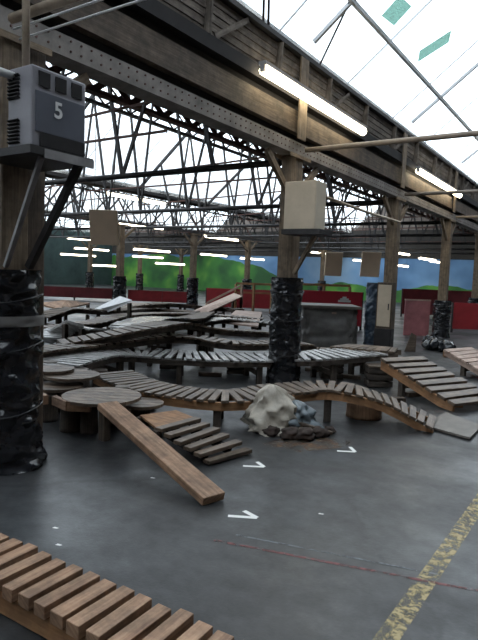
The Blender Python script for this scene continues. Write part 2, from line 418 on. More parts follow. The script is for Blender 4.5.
names = {0: 'over the near bay', 1: 'in the second bay', 2: 'in the far bay'}
for bi, x0 in enumerate((-3.95, -15.95, -27.95)):
    proto = None
    for k in range(-1 if bi == 0 else 0, 8):
        y = PY0+SP*k + (0 if bi == 0 else -.0)
        if bi == 0: near = {-1: 'behind the camera line', 0: 'crossing above the numbered heater', 1: 'fixed to the column with the cream box', 2: 'fixed to the column beside the blue wrapped roll'}.get(k, '%s from the camera' % ordw[k+1])
        else: near = '%s from the near end' % ordw[k]
        lab = 'steel roof truss %s, %s' % (names[bi], near)
        if bi == 0 and k == 0:
            q = empty('roof_truss', (x0, y, 3.3), 'roof truss whose thick cream tie pipe crosses the top left corner', 'roof truss', 'roof trusses spanning the bays'); truss(q, x0, y-.1, True, True)
        elif proto is None:
            proto = empty('roof_truss', (x0, y, 3.3), lab, 'roof truss', 'roof trusses spanning the bays'); truss(proto, x0, y, bi == 0)
        else: copy_tree(proto, V((x0, y, 3.3)), lab)

# ------------------------------------------------------------------ columns
def crumple(cx, cy, z0, z1, r, flare=.0, amp=.03, seed=0, nz=80, nu=64, lean=(0, 0)):
    def fn(u, v):
        a = 2*math.pi*u; z = z0+(z1-z0)*v
        n = noise.noise(V((math.cos(a)*1.6+seed, math.sin(a)*1.6, z*9)))*1.0 + noise.noise(V((math.cos(a)*4+seed, math.sin(a)*4, z*22+5)))*.55
        n += .55*noise.noise(V((math.cos(a)*5+seed, math.sin(a)*5+z*3, z*34))); n += -abs(noise.noise(V((math.cos(a)*1.2+seed+9, math.sin(a)*1.2, z*5+a*.4))))*1.2
        rr = r + amp*n + flare*math.exp(-v*9)
        if v in (0, 1): rr *= .99
        return (cx+rr*math.cos(a)+lean[0]*v, cy+rr*math.sin(a)+lean[1]*v, z)
    return MB().grid(fn, nu, nz, True)
def column(x, y, label, wrap=True, r=.21, ztop=1.56, big=False, zt=3.29, half=.115, group=None, tie=True):
    root = empty('column', (x, y, 0), label, 'column', group)
    MB().abox(x-half, x+half, y-half, y+half, .02, zt).build('shaft', M['column'], root, .012)
    MB().abox(x-half-.07, x+half+.07, y-half-.07, y+half+.07, 0, .03).build('base_plate', M['steel'], root)
    if big: MB().abox(x-.10, x+.09, y+half+.003, y+half+.17, .02, 3.28).build('side_timber', M['brown'], root, .01)
    if wrap:
        w_ = crumple(x, y, .005, ztop, r, .05 if big else .03, .035 if big else .025, x+y)
        o = w_.build('plastic_wrap', M['wrap'], root)
        tr_ = MB(); 
        if big: crumple(x, y, 1.13, 1.21, r+.03, 0, .012, 5, 6, 48).build('grey_tape_band', M['tarp'], root)
        for zz in (ztop*.3, ztop*.62, ztop*.86):
            tr_.tube([(x+(r+.018)*math.cos(a), y+(r+.018)*math.sin(a), zz+.03*math.sin(2*a)) for a in [2*math.pi*i/24 for i in range(25)]], .007, 5, False)
        tr_.build('binding_tape', M['wrap'], o)
    h = MB()
    for sg in (-1, 1):
        h.bar((x+.02, y+sg*half, 2.75), (x+.02, y+sg*.75, 3.23), .09, .06, (1, 0, 0))
    h.abox(x-.14, x-half-.005, y-.3, y+.3, 3.24, 3.29); h.abox(x+half+.005, x+.14, y-.3, y+.3, 3.24, 3.29)
    h.build('haunch', M['column'], root)
    return root
cl = ['square timber column at the left edge wrapped in black plastic, under the heater',
      'square timber column wrapped in black plastic carrying the cream box on a bracket',
      'bare timber column with a brown board fixed low, beside the blue wrapped roll',
      'timber column with short black wrap standing beyond the slatted ramp on the right',
      'timber column with short black wrap at the right edge of the view',
      'timber column sixth along the boarded girder', 'timber column seventh along the boarded girder', 'timber column eighth along the boarded girder']
for k in range(8):
    y = PY0+SP*k
    column(ROW[0], y, cl[k], k != 2, .255 if k == 0 else .232, 1.56 if k < 2 else 1.05, k == 0)
c2 = ['black wrapped column on the left in front of the dull green mural', 'black wrapped column before the bright green hill of the mural', 'black wrapped column just left of the cream box bracket in the distance']
for ri, x in enumerate(ROW[1:]):
    for k in range(8):
        y = PY0+SP*k-.7
        if ri == 0 and 3 <= k <= 5: lab = c2[k-3]
        else: lab = 'thin distant column %s along the %s row' % (ordw[k], ('second', 'third')[ri])
        column(x, y, lab, True, .26, 1.3, group='far columns')

# board cabinet on the third column
x, y = ROW[0], PY0+2*SP
root = empty('column_board', (x, y-.2, 0), 'brown upright cupboard fixed to the bare column beside the blue roll', 'cupboard')
MB().abox(x-.16, x+.18, y-.33, y-.125, .55, 1.52).build('upper_panel', M['brown'], root, .01)
MB().abox(x-.17, x+.19, y-.34, y-.12, 0, .55).build('lower_panel', M['dark'], root, .01)
MB().abox(x-.13, x+.15, y-.345, y-.33, .6, 1.47).build('door', M['cream'], root, .004)
MB().abox(x+.10, x+.12, y-.36, y-.345, .95, 1.08).build('door_pull', M['steel'], root)
p = at(373, 350)
o = crumple(p.x, p.y, .01, 1.50, .225, .0, .022, 3).build('wrapped_roll', M['bluewrap'], None, 0, (p.x, p.y, 0)); tag(o, 'tall blue black plastic wrapped roll standing left of the bare column', 'roll')

# ------------------------------------------------------------------ heater with the number 5
h1, h2 = atx(32, 63, -3.27), atx(85, 158, -3.27)
x0, x1, y0, y1, z0, z1 = -3.53, -3.27, h1.y, h2.y, h2.z, h1.z
root = empty('heater', (x0, y0, z0), 'dark grey box heater marked 5 on a bracket at upper left', 'heater')
MB().abox(x0, x1, y0, y1, z0, z1).build('casing', M['heaterside'], root, .012)
fp = MB().abox(x1, x1+.008, y0+.025, y1-.015, z0+.10, z1-.16).build('front_panel', M['heater'], root, .003)
MB().abox(x1, x1+.012, y0+.06, y1-.01, z0+.005, z0+.10).build('lower_panel', M['dark'], root, .003)
for k in range(3): MB().abox(x1+.001, x1+.008, y0+.05+k*.135, y0+.14+k*.135, z1-.125, z1-.03).build('air_vent', M['dark'], root)
for zb in (z0+.03, z1-.2):
    lv = MB()
    for k in range(7): lv.bar((x0+.02, y0-.012, zb+k*.024), (x0+.14, y0-.012, zb+k*.024), .022, .006, (0, .6, 1))
    lv.build('louvre', M['steel'], root)
def text(body, loc, size, rot, parent, mat, name='numeral'):
    c = bpy.data.curves.new(name, 'FONT'); c.body = body; c.size = size; c.extrude = .002; c.offset = .003
    c.align_x = 'CENTER'; c.align_y = 'CENTER'; c.materials.append(mat)
    t_ = bpy.data.objects.new(name, c); col.objects.link(t_); bpy.context.view_layer.update()
    me = bpy.data.meshes.new_from_object(t_.evaluated_get(bpy.context.evaluated_depsgraph_get())); bpy.data.objects.remove(t_)
    o = bpy.data.objects.new(name, me); col.objects.link(o); o.parent = parent; o.location = V(loc)-parent.matrix_basis.translation-(parent.parent.location if parent.parent else V((0, 0, 0))); o.rotation_euler = rot
    return o
text('5', (x1+.011, (y0+y1)/2-.02, z0+.265), .15, (R(90), 0, R(90)), fp, M['white'])
br = empty('heater_bracket', (x0, y0, 2.0), 'angled steel bracket holding the heater off the left column', 'bracket')
MB().abox(x0-.3, x1+.03, y0-.03, y1+.05, z0-.055, z0-.002).build('shelf', M['steel'], br)
MB().abox(x1+.02, x1+.035, y0+.08, y1+.055, z0-.07, z0-.01).build('shelf_edge', M['greysteel'], br)
MB().bar((x1-.03, y0+.10, z0-.06), (ROW[0]+.14, PY0-.1, 1.58), .035, .03).build('diagonal_brace', M['greysteel'], br)
MB().bar((x1-.03, y1-.03, z0-.06), (ROW[0]+.14, PY0+.10, 1.58), .05, .05).build('diagonal_brace', M['steel'], br)

# cream box on the second column
x, y = ROW[0], PY0+SP
b0 = empty('speaker_box', (x, y-.3, 2.3), 'cream rectangular box on a bracket in front of the middle column', 'box')
MB().abox(x+.13, x+.60, y-.42, y-.10, 2.22, 2.86).build('body', M['cream'], b0, .01)
MB().abox(x+.60, x+.606, y-.41, y-.11, 2.23, 2.85).build('lit_side', M['creamlit'], b0, .002)  # thin overlay, its lighter cream paints the light on this side
bb = empty('box_bracket', (x, y-.3, 2.2), 'steel bracket with diagonal under the cream box on the middle column', 'bracket')
MB().abox(x+.125, x+.70, y-.46, y-.06, 2.15, 2.218).build('shelf', M['steel'], bb)
MB().bar((x+.48, y-.14, 2.15), (x+.17, y-.12, 1.62), .05, .05).build('diagonal_brace', M['column'], bb)
# two pipes under the girder
a = atd(327, 188, 8.0); a = V((-3.42, 7.12, 2.70)); e = V((-3.78, 11.6, 2.78))
tag(MB().tube([a, (a+e)/2+V((0, 0, -.02)), e], .025, 8).build('pipe', M['pipe'], None, 0, a), 'cream pipe running from the cream box to the next column', 'pipe')

# hanging cream panels
for px0, py0, px1, py1, d, lab in ((90, 210, 118, 245, 10.5, 'large cream board hanging on wires at the left above the tracks'),
                                   (325, 252, 342, 276, 13.5, 'smaller cream board hanging right of the middle column'),
                                   (361, 252, 380, 277, 13.5, 'cream board hanging above the blue wrapped roll')):
    c = atd((px0+px1)/2, (py0+py1)/2, d); hw = (px1-px0)/2*d/F; hh = (py1-py0)/2*d/F
    root = empty('hanging_board', c, lab, 'board', 'cream boards hanging from the roof')
    tl = (fw0*.97+u0*.24).normalized(); MB().box(c, (r0, tl, r0.cross(tl)), (hw, .03, hh)).build('panel', M['hang'], root, .006)
    for sg in (-1, 1):
        q = c+r0*sg*hw*.7+u0*hh; qq = (q.x+39.95) % BAY; MB().tube([q, (q.x, q.y, ZV-.02+.8*(qq-.05) if qq < XRG else ZR-(qq-XRG)*(ZR-ZV)/(BAY-XRG)-.02)], .006, 5).build('hanging_wire', M['steel'], root)

# pipes and cables at the upper left
y = PY0-.06
for k, (dz, lab) in enumerate(((.0, 'upper white cable running below the thick cream pipe'), (-.05, 'lower white cable running below the thick cream pipe'))):
    tag(MB().tube([(-3.7+.2*i, y-.06+.05*k, 3.27+dz-.0*i) for i in range(20)], .008, 5).build('cable', M['white'], None, 0, (-3.8, y, 3.2)), lab, 'cable')
z1 = h1.z; f_ = atx(26, 60, -3.42)
tag(MB().tube([(-3.42, f_.y, z1+.01), (-3.44, f_.y+.01, 3.6), (-3.46, f_.y+.02, 4.5)], .026, 8).build('flue_pipe', M['pipe'], None, 0, (-3.42, f_.y, z1)), 'upright cream flue pipe rising from the heater', 'pipe')
tag(MB().tube([(-3.46, h1.y-.01, 2.86), (-3.46, 1.0, 2.86)], .028, 8).build('conduit', M['white'], None, 0, (-3.46, 1, 2.86)), 'short pale conduit entering the left side of the heater', 'conduit')

# ------------------------------------------------------------------ lights
def roofz(x):
    q = (x+39.95) % BAY
    return ZV-.02+.8*(q-.05) if q < XRG else ZR-(q-XRG)*(ZR-ZV)/(BAY-XRG)-.02
M['palebox'] = M['greysteel']
def fixture(p, ln, label, mat, r=.035, hang=None, grp='fluorescent lights in the hall'):
    root = empty('fluorescent_light', p, label, 'light', grp)
    MB().abox(p.x-.05, p.x+.05, p.y, p.y+ln, p.z+.05, p.z+.09).build('housing', M['greysteel'], root)
    MB().tube([(p.x, p.y+.04, p.z), (p.x, p.y+ln-.04, p.z)], r, 8).build('tube', mat, root)
    e = MB()
    for yy in (p.y+.02, p.y+ln-.02): e.abox(p.x-.03, p.x+.03, yy-.02, yy+.02, p.z-.03, p.z+.06)
    e.build('end_cap', M['greysteel'], root)
    if hang:
        for yy in (p.y+.3, p.y+ln-.3):
            if hang == 4.6: MB().bar((p.x, yy, p.z+.106), (ROW[0]+.12, yy, p.z+.106), .03, .03).build('bracket_arm', M['steel'], root); continue
            MB().tube([(p.x, yy, p.z+.09), (p.x, yy, hang)], .006, 5).build('hanger', M['steel'], root)
ta, tb = atx(262, 66, -3.66), atx(364, 134, -3.66)
fixture(V((-3.66, ta.y, (ta.z+tb.z)/2)), tb.y-ta.y, 'large bright fluorescent tube along the boarded girder above the cream box', M['tube'], .065, 4.6, 'lights on the girder')
ta, tb = atx(418, 169, -3.66), atx(460, 197, -3.66)
fixture(V((-3.66, ta.y, (ta.z+tb.z)/2)), tb.y-ta.y, 'fluorescent tube along the girder further right, beyond the large one', M['tube'], .065, 4.6, 'lights on the girder')
LP = [(105, 193, 165, 212), (118, 223, 163, 233), (67, 238, 103, 246), (74, 248, 103, 254), (60, 254, 84, 260), (88, 265, 102, 268), (133, 249, 170, 255), (132, 256, 158, 261),
      (155, 263, 168, 266), (203, 236, 238, 245), (200, 254, 222, 259), (311, 252, 328, 257), (354, 260, 365, 264), (391, 252, 409, 259), (419, 258, 435, 264), (403, 266, 411, 269), (444, 263, 454, 267),
      (240, 258, 256, 262)]
LL = ['long bright tube nearest on the left, up against the roof trusses', 'bright tube just right of the large hanging cream board', 'topmost tube of the cluster below left of the hanging cream board',
      'second tube down under the hanging cream board', 'third tube down at the left, before the teal wall', 'lowest short tube on the left before the teal wall', 'upper tube over the green hill of the mural',
      'middle tube over the green hill of the mural', 'lowest tube over the green hill of the mural', 'tube above the column before the green hill', 'short tube right of the column before the green hill',
      'short tube left of the first small hanging board', 'short tube between the two small hanging boards', 'upper tube just right of the bare column', 'tube left of the short wrapped column', 'lowest small tube right of the bare column',
      'small tube right of the short wrapped column', 'small tube just left of the middle column']
for (xa, ya, xb, yb), lab in zip(LP, LL):
    ln = 3.0; a, b2 = ray(xa, ya), ray(xb, yb)
    ah = V((a.x, a.y)); bh = V((b2.x, b2.y))
    # depth at which a tube of this length along the hall spans the measured width
    d = ah.x*ln/(ah.y*bh.x/1.0 - bh.y*ah.x) if abs(ah.y*bh.x-bh.y*ah.x) > 1e-6 else 40
    s = bh.x*ln/(ah.x*bh.y-ah.y*bh.x) if False else None
    t1 = abs(ln*bh.x/(ah.x*bh.y-ah.y*bh.x)); t1 = min(t1, 36)
    p = V((0, 0, EYE))+a*t1; p.x = max(p.x, XL+1); p.y = min(p.y, YB-4)
    fixture(p, ln, 'fluorescent '+lab, M['fartube'], .055, roofz(p.x))

# thin stays between the gutter and the near roof glass
gn = V((0, 0, ZR-ZV)) ; gA = V((ROW[0]+.05, 0, ZV-.02)); gS = V((XRG-.05, 0, ZR-ZV)).normalized(); gN = gS.cross(V((0, 1, 0)))
def onglass(px, py, off=.04):
    d = ray(px, py); o_ = V((0, 0, EYE)); t = (gA-o_).dot(gN)/d.dot(gN); q = o_+d*t; return q+V((0, 0, -off))
for (xa, ya, xb, yb, lab) in ((318, 86, 351, -4, 'slanting stay rod under the roof glass right of the middle'), (267, 60, 269, -4, 'upright stay rod above the large fluorescent tube'), (262, 56, 264, -6, 'thinner upright rod beside the stay above the large tube')):
    a_ = atx(xa, ya, -3.84); a_.z = 4.662; b_ = onglass(xb, yb)
    tag(MB().tube([a_, b_], .016, 6).build('stay_rod', M['steel'], None, 0, a_), lab, 'rod')
q = onglass(400, 48, .08)
tag(MB().bar((q.x, YF+.3, q.z), (q.x, YB-.3, q.z), .05, .06).build('purlin', M['palesteel'], None, 0, q), 'long pale purlin under the near roof glass', 'purlin')
# green vent flaps in the near roof light
for k, (pa, pb, lab) in enumerate((((388, 18), (406, -2), 'upper green tinted pane under the roof glass'), ((419, 54), (450, 34), 'lower green tinted pane under the roof glass at right'))):
    a_, b_ = onglass(*pa), onglass(*pb); c = (a_+b_)/2; dd_ = (b_-a_); l = dd_.length; dd_.normalize()
    tag(MB().box(c, (dd_, gN.cross(dd_).normalized(), gN), (l/2, .14 if k else .22, .006)).build('tinted_pane', M['flap'], None, 0, c), lab, 'glass pane')

# ------------------------------------------------------------------ tracks
def spline(pts, step=.05):
    out = []
    P = [pts[0]*2-pts[1]] + pts + [pts[-1]*2-pts[-2]]
    for i in range(1, len(P)-2):
        n = max(2, int((P[i+1]-P[i]).length/step))
        for k in range(n):
            t = k/n; a, b, c, d = P[i-1], P[i], P[i+1], P[i+2]
            out.append(.5*((2*b)+(c-a)*t+(2*a-5*b+4*c-d)*t*t+(3*b-a-3*c+d)*t**3))
    out.append(P[-2]); return out
def track(name, label, pts, width, slat=.07, pitch=.095, th=.025, mat='old', railmat='brown', each=False, support=True, cat='track', rail_h=.07, jit=.02, group=None, tilt=0, end_skip=0, sup_step=1.1, round_sup=False):
    pts = spline([V(p) for p in pts]); root = empty(name, (pts[0].x, pts[0].y, 0), label, cat, group)
    L_ = [0]
    for i in range(1, len(pts)): L_.append(L_[-1]+(pts[i]-pts[i-1]).length)
    def sample(s):
        for i in range(1, len(pts)):
            if L_[i] >= s:
                f = (s-L_[i-1])/max(1e-6, L_[i]-L_[i-1]); p = pts[i-1].lerp(pts[i], f)
                a, b = pts[max(0, i-4)], pts[min(len(pts)-1, i+3)]; return p, (b-a).normalized()
        return pts[-1], (pts[-1]-pts[-5]).normalized()
    deck = MB(); s = slat/2
    while s < L_[-1]-end_skip:
        p, t_ = sample(s); sd = t_.cross(u0).normalized(); n = sd.cross(t_).normalized()
        yaw = random.uniform(-.03, .03); sd2 = (sd+t_*yaw).normalized(); t2 = n.cross(sd2).normalized()
        g = deck if not each else MB()
        g.box(p-n*th/2+sd*random.uniform(-jit, jit)+n*random.uniform(0, .004), (sd2, t2, n), (width/2*random.uniform(.96, 1.03), slat/2*random.uniform(.9, 1.04), th/2))
        if each: g.build('slat', M[mat], root, .004)
        s += pitch*random.uniform(.95, 1.05)
    if not each: deck.build('deck', M[mat], root)
    for sg in (-1, 1):
        r_ = MB(); prev = None; s = 0
        N = max(2, int(L_[-1]/.2))
        prof = []
        for i in range(N+1):
            p, t_ = sample(L_[-1]*i/N); sd = t_.cross(u0).normalized(); n = sd.cross(t_).normalized()
            q = p+sd*sg*(width/2-.05)-n*(th+.001)
            lo = max(.004, q.z-rail_h); prof.append((q, sd, lo))
        b = len(r_.v)
        for q, sd, lo in prof:
            for o_, z in ((-.02, q.z), (.02, q.z), (.02, min(lo, q.z-.004)), (-.02, min(lo, q.z-.004))):
                r_.v.append(V((q.x+sd.x*o_, q.y+sd.y*o_, z)))
        for i in range(N):
            for k in range(4):
                k2 = (k+1) % 4; r_.face([b+i*4+k, b+i*4+k2, b+(i+1)*4+k2, b+(i+1)*4+k], [(i*.2, k*.05), (i*.2, k*.05+.05), (i*.2+.2, k*.05+.05), (i*.2+.2, k*.05)])
        r_.face([b, b+1, b+2, b+3], [(0, 0)]*4); r_.face([b+N*4+3, b+N*4+2, b+N*4+1, b+N*4], [(0, 0)]*4)
        r_.build('rail', M[railmat], root)
    if support:
        s = .35
        while s < L_[-1]-.2:
            p, t_ = sample(s); sd = t_.cross(u0).normalized()
            if p.z > .2:
                zt = p.z-th-.012
                if round_sup: MB().tube([(p.x, p.y, 0), (p.x, p.y, zt-rail_h*.6)], .14, 14, smooth=True).build('support_log', M['log'], root)
                else:
                    g = MB()
                    for sg in (-1, 1):
                        q = p+sd*sg*(width/2-.10); g.box((q.x, q.y, zt/2), (sd, V((-sd.y, sd.x, 0)), u0), (.03, .04, zt/2))
                    g.box((p.x, p.y, zt*.45), (V((sd.x, sd.y, 0)).normalized(), V((-sd.y, sd.x, 0)).normalized(), u0), (width/2-.09, .015, .04))
                    g.build('trestle', M['log'], root)
            s += sup_step
    return root

# nearest slatted ramp at the lower left
A_, B_ = at(32, 571, .17), at(99, 603, .17); dr = (B_-A_).normalized()
e1 = at(60, 557, .17)-at(5, 585, .17); wd = e1.length
ns = 4
track('slatted_ramp', 'sawn timber slatted ramp lying on the floor at the lower left corner', [A_-dr*.9, A_-dr*.4, A_, B_, B_+dr*.55, B_+dr*1.2], wd*1.03, (B_-A_).length/4.0*.70, (B_-A_).length/4.0, .06, 'fresh', 'orange', True, False, 'ramp', .1, .012)

# front winding boardwalk
def P(l): return [at(a, b, c) for a, b, c in l]
track('boardwalk', 'front winding slatted boardwalk passing before the middle wrapped column', P([(112, 372, .34), (140, 383, .32), (180, 391, .30), (230, 395, .30), (275, 389, .34), (320, 385, .37), (352, 388, .37), (385, 398, .28), (412, 411, .16), (436, 423, .06)]), .54, .08, .105, .03, 'old', 'orange', True, True, 'boardwalk', .085, .015, sup_step=1.3)
a, b2, c, d = at(424, 424, .045), at(446, 411, .045), at(482, 426, .03), at(470, 438, .03)
g = MB().poly([(q.x, q.y) for q in (a, b2, c, d)][::-1], .012, .035)
tag(g.build('end_plate', M['plate'], None, 0, (a.x, a.y, 0)), 'flat plywood plate at the floor end of the winding boardwalk', 'board')
# drum under the front boardwalk
p = at(367, 420)
def stump(p, r, h, label, name='log_stump', cat='stump', grp='stumps under the tracks', z=0, slab=True, lb='log'):
    root = empty(name, (p.x, p.y, z), label, cat, grp)
    pts = []; rs = []
    for i in range(7):
        f = i/6; pts.append((p.x, p.y, z+h*f)); rs.append(r*(1.06-.12*f+.04*noise.noise(V((p.x*3, p.y*3, f*3)))))
    MB().tube(pts, rs, 22, True).build('trunk', M[lb], root)
    if slab:
        MB().tube([(p.x, p.y, z+h+.0015), (p.x, p.y, z+h+.012)], r*.9, 22, True, False).build('cut_face', M['logtop'], root)
    return root
stump(p+fw0*.17, .20, .25, 'round wooden drum under the front boardwalk, right of the plastic sack', 'wooden_drum', 'drum', lb='fresh')

# rear boardwalk that climbs to the platform
track('boardwalk', 'wide silvery boardwalk curving from the left behind the middle wrapped column', P([(34, 366, .40), (62, 359, .42), (95, 352, .42), (135, 351, .40), (180, 354, .38), (225, 356, .36), (270, 356, .36), (310, 355, .40), (345, 352, .44), (372, 350, .46)]), .86, .085, .125, .03, 'silver', 'log', True, True, 'boardwalk', .07, .02)
track('platform_deck', 'grey boarded platform at the head of the slatted descent on the right', P([(340, 345, .46), (365, 347, .48), (400, 350, .48)]), .62, .10, .108, .03, 'old', 'brown', False, True, 'platform', .08, .01, sup_step=.5)
# descending slatted ramp at right: rails and treads
q0, q1 = at(402, 357, .48), at(475, 400, .12)
track('slatted_ramp', 'slatted descent with twin side rails on the right, below the grey platform', [q0, q0.lerp(q1, .33), q0.lerp(q1, .66), q1], .86, .12, .175, .04, 'old', 'orange', True, True, 'ramp', .12, .01, sup_step=.75)

q = at(456, 407); tag(MB().box(q+u0*.06, (r0, fw0, u0), (.07, .05, .055)).build('timber_block', M['orange'], None, .004, q), 'orange timber block at the foot of the slatted descent', 'timber block')
# back tracks, each a wavy ribbon of slats
BK = [('third boardwalk back, dark and sagging, crossing behind the silvery one', [(30, 350, .5), (90, 343, .5), (130, 338, .52), (165, 335, .55), (200, 337, .50), (235, 342, .46), (275, 342, .45), (310, 343, .42)], .5, 'old'),
      ('humped slatted boardwalk rising in the middle, behind the dark sagging one', [(60, 342, .50), (110, 333, .62), (150, 325, .72), (180, 322, .70), (215, 328, .55), (262, 331, .45)], .55, 'old'),
      ('slatted hump with pale slats left of the humped boardwalk', [(100, 334, .42), (120, 328, .55), (140, 321, .62), (160, 317, .55), (190, 318, .40)], .7, 'silver'),
      ('far dark boardwalk behind the pale slatted hump', [(45, 327, .45), (90, 322, .5), (130, 314, .55), (190, 313, .45), (262, 318, .4)], .5, 'old'),
      ('farthest boardwalk near the red barriers at the left', [(40, 316, .45), (70, 308, .6), (110, 310, .55), (150, 308, .45), (200, 312, .4)], .6, 'brown'),
      ('silvery boardwalk twisting behind the long plank', [(40, 337, .45), (62, 330, .5), (84, 327, .55), (112, 331, .40)], .7, 'silver'),
      ('low boardwalk right of the middle column in front of the covered stack', [(296, 348, .3), (330, 349, .33), (358, 351, .3)], .4, 'old'),
      ('low boardwalk weaving between the second row of columns', [(150, 328, .3), (190, 322, .35), (225, 318, .4), (268, 322, .35)], .6, 'silver'),
      ('narrow boardwalk dipping before the far red panels', [(130, 306, .5), (165, 303, .6), (200, 306, .4), (240, 309, .4)], .6, 'brown')]
for lab, pts, wd_, mt in BK:
    track('boardwalk', lab, P(pts), wd_, .11, .145, .03, mt, 'log', False, True, 'boardwalk', .08, .02, sup_step=1.4)

# long plank leaning from a post to the floor
a = at(107, 405, .36); b2 = at(214, 499, .035)
root = empty('leaning_plank', (b2.x, b2.y, 0), 'long thick plank sloping from the round platform to the floor', 'plank')
MB().bar(a, b2, .19, .06).build('board', M['fresh'], root, .006)
# post under the plank
q = at(101, 441)
tag(MB().abox(q.x-.04, q.x+.04, q.y+.0, q.y+.08, 0, .30).build('post', M['brown'], None, .005, (q.x, q.y, 0)), 'short square post standing under the top of the long plank', 'post')

# small slatted ramp beside the long plank
root = empty('pallet_ramp', at(190, 440), 'low slatted wedge ramp on the floor right of the long plank', 'ramp')
SL = [((158, 430), (198, 419), .20), ((167, 436), (207, 424), .175), ((177, 443), (217, 429), .15), ((187, 449), (226, 435), .12), ((197, 455), (239, 442), .085), ((206, 462), (249, 450), .03)]
for (a, b2, z) in SL:
    MB().bar(at(*a, z), at(*b2, z), .085, .035).build('slat', M['old' if z > .04 else 'brown'], root, .005)
for f in (.22, .78):
    s_ = at(SL[0][0][0], SL[0][0][1], .2).lerp(at(*SL[0][1], .2), f); e_ = at(*SL[4][0], .085).lerp(at(*SL[4][1], .085), f)
    MB().bar(s_-u0*.055, e_-u0*.055, .04, .07).build('rail', M['dark'], root)
q = at(162, 424, .2); w1 = at(198, 419, .2)-at(158, 430, .2); w1.normalize(); d1 = (at(178, 436, .1)-at(160, 424, .2)); 
cn = [at(140, 415, .22), at(176, 410, .22), at(196, 418, .215), at(157, 428, .215)]
g = MB(); b = len(g.v)
for dz in (0, -.02):
    for c in cn: g.v.append(c+u0*dz)
for f_ in ([0, 1, 2, 3], [7, 6, 5, 4], [0, 4, 5, 1], [1, 5, 6, 2], [2, 6, 7, 3], [3, 7, 4, 0]): g.face(f_, [(g.v[i].x, g.v[i].y) for i in f_])
g.build('landing_board', M['orange'], root)
for c in cn[:4]:
    MB().abox(c.x-.03, c.x+.03, c.y-.03, c.y+.03, 0, c.z-.021).build('leg', M['log'], root)

# round platforms on stumps at the left
def roundtop(px, py, z, rx, label, edge=True):
    c = at(px, py, z); root = empty('round_platform', (c.x, c.y, 0), label, 'platform', 'round platforms on stumps')
    g = MB(); n = 26; nb = int(2*rx/.11)
    for i in range(nb):                      # boards cut to a circle
        y0_, y1_ = -rx+i*2*rx/nb+.004, -rx+(i+1)*2*rx/nb-.004
        o_ = lambda yy: math.sqrt(max(.0004, rx*rx-yy*yy))
        pts = [(-o_(y0_), y0_), (o_(y0_), y0_), (o_((y0_+y1_)/2), (y0_+y1_)/2), (o_(y1_), y1_), (-o_(y1_), y1_), (-o_((y0_+y1_)/2), (y0_+y1_)/2)]
        g.poly([(c.x+x*r0.x-y*fw0.x*-1, c.y+x*r0.y+y*fw0.y) for x, y in pts], z-.03, z)
    g.build('top', M['old'], root)
    return root, c
rt, c = roundtop(102, 395, .36, .38, 'large round boarded platform beside the long plank')
for (a, b2) in (((54, 400), (68, 406)), ((68, 406), (91, 407)), ((30, 391), (46, 400))):
    a3, b3 = at(a[0], a[1], .31), at(b2[0], b2[1], .31)
    tag(MB().bar(a3, b3, .05, .09).build('timber_block', M['fresh'], None, .004, ((a3.x+b3.x)/2, (a3.y+b3.y)/2, .27)),
        {54: 'left one of two fresh cut blocks edging the round platform', 68: 'right one of two fresh cut blocks edging the round platform', 30: 'fresh cut block next to the left wrapped column'}[a[0]], 'timber block')
rt2, c = roundtop(58, 385, .34, .26, 'small round platform between the left column and the large round one')
rt3, c = roundtop(142, 402, .26, .22, 'small low round platform right of the long plank top')
rt4, c = roundtop(72, 374, .42, .30, 'round platform behind the large one, under the silvery boardwalk')
rt5, c = roundtop(52, 368, .46, .24, 'round platform at the foot of the silvery boardwalk')
ST = [(71, 430, .105, .27, 'thick stump under the fresh cut blocks'), (89, 432, .085, .27, 'thinner stump right of the thick one under the round platform'), (48, 420, .10, .26, 'stump next to the left wrapped column'),
      (112, 425, .09, .31, 'stump under the large round platform behind the post'), (140, 424, .10, .22, 'stump under the small low round platform'), (60, 410, .10, .29, 'stump under the small round platform'),
      (80, 400, .11, .37, 'stump under the round platform behind the large one'), (122, 415, .09, .31, 'stump at the back right of the large round platform'),
      (50, 395, .1, .41, 'stump under the platform at the foot of the silvery boardwalk'), (100, 392, .1, .28, 'squat stump behind the large round platform'), (128, 398, .1, .24, 'squat stump right of the large round platform'), (150, 408, .07, .16, 'small offcut stump near the wedge ramp')]
for px, py, r_, h_, lab in ST: stump(at(px, py), r_, h_, lab)
# loose offcuts scattered under the tracks
k = 0
OF = ['left of the wedge ramp', 'under the front boardwalk at its left end', 'under the front boardwalk near the sack', 'behind the drum', 'under the silvery boardwalk at the left', 'between the two long boardwalks', 'under the grey platform', 'beneath the slatted descent', 'by the foot of the middle column', 'behind the middle column']
for (px, py, a_, l_), wh in zip(((128, 412, .3, .3), (118, 398, 1.2, .35), (200, 402, .2, .3), (392, 402, .8, .35), (80, 392, .1, .5), (210, 376, .5, .35), (345, 378, .2, .5), (415, 396, 1, .3), (262, 400, 2.2, .25), (320, 372, .4, .5)), OF):
    p = at(px, py); d_ = V((math.cos(a_), math.sin(a_), 0))
    tag(MB().bar(p+u0*.03-d_*l_/2, p+u0*.03+d_*l_/2, .09, .058).build('timber_offcut', M['brown'], None, .003, p), 'loose brown timber offcut '+wh, 'offcut')
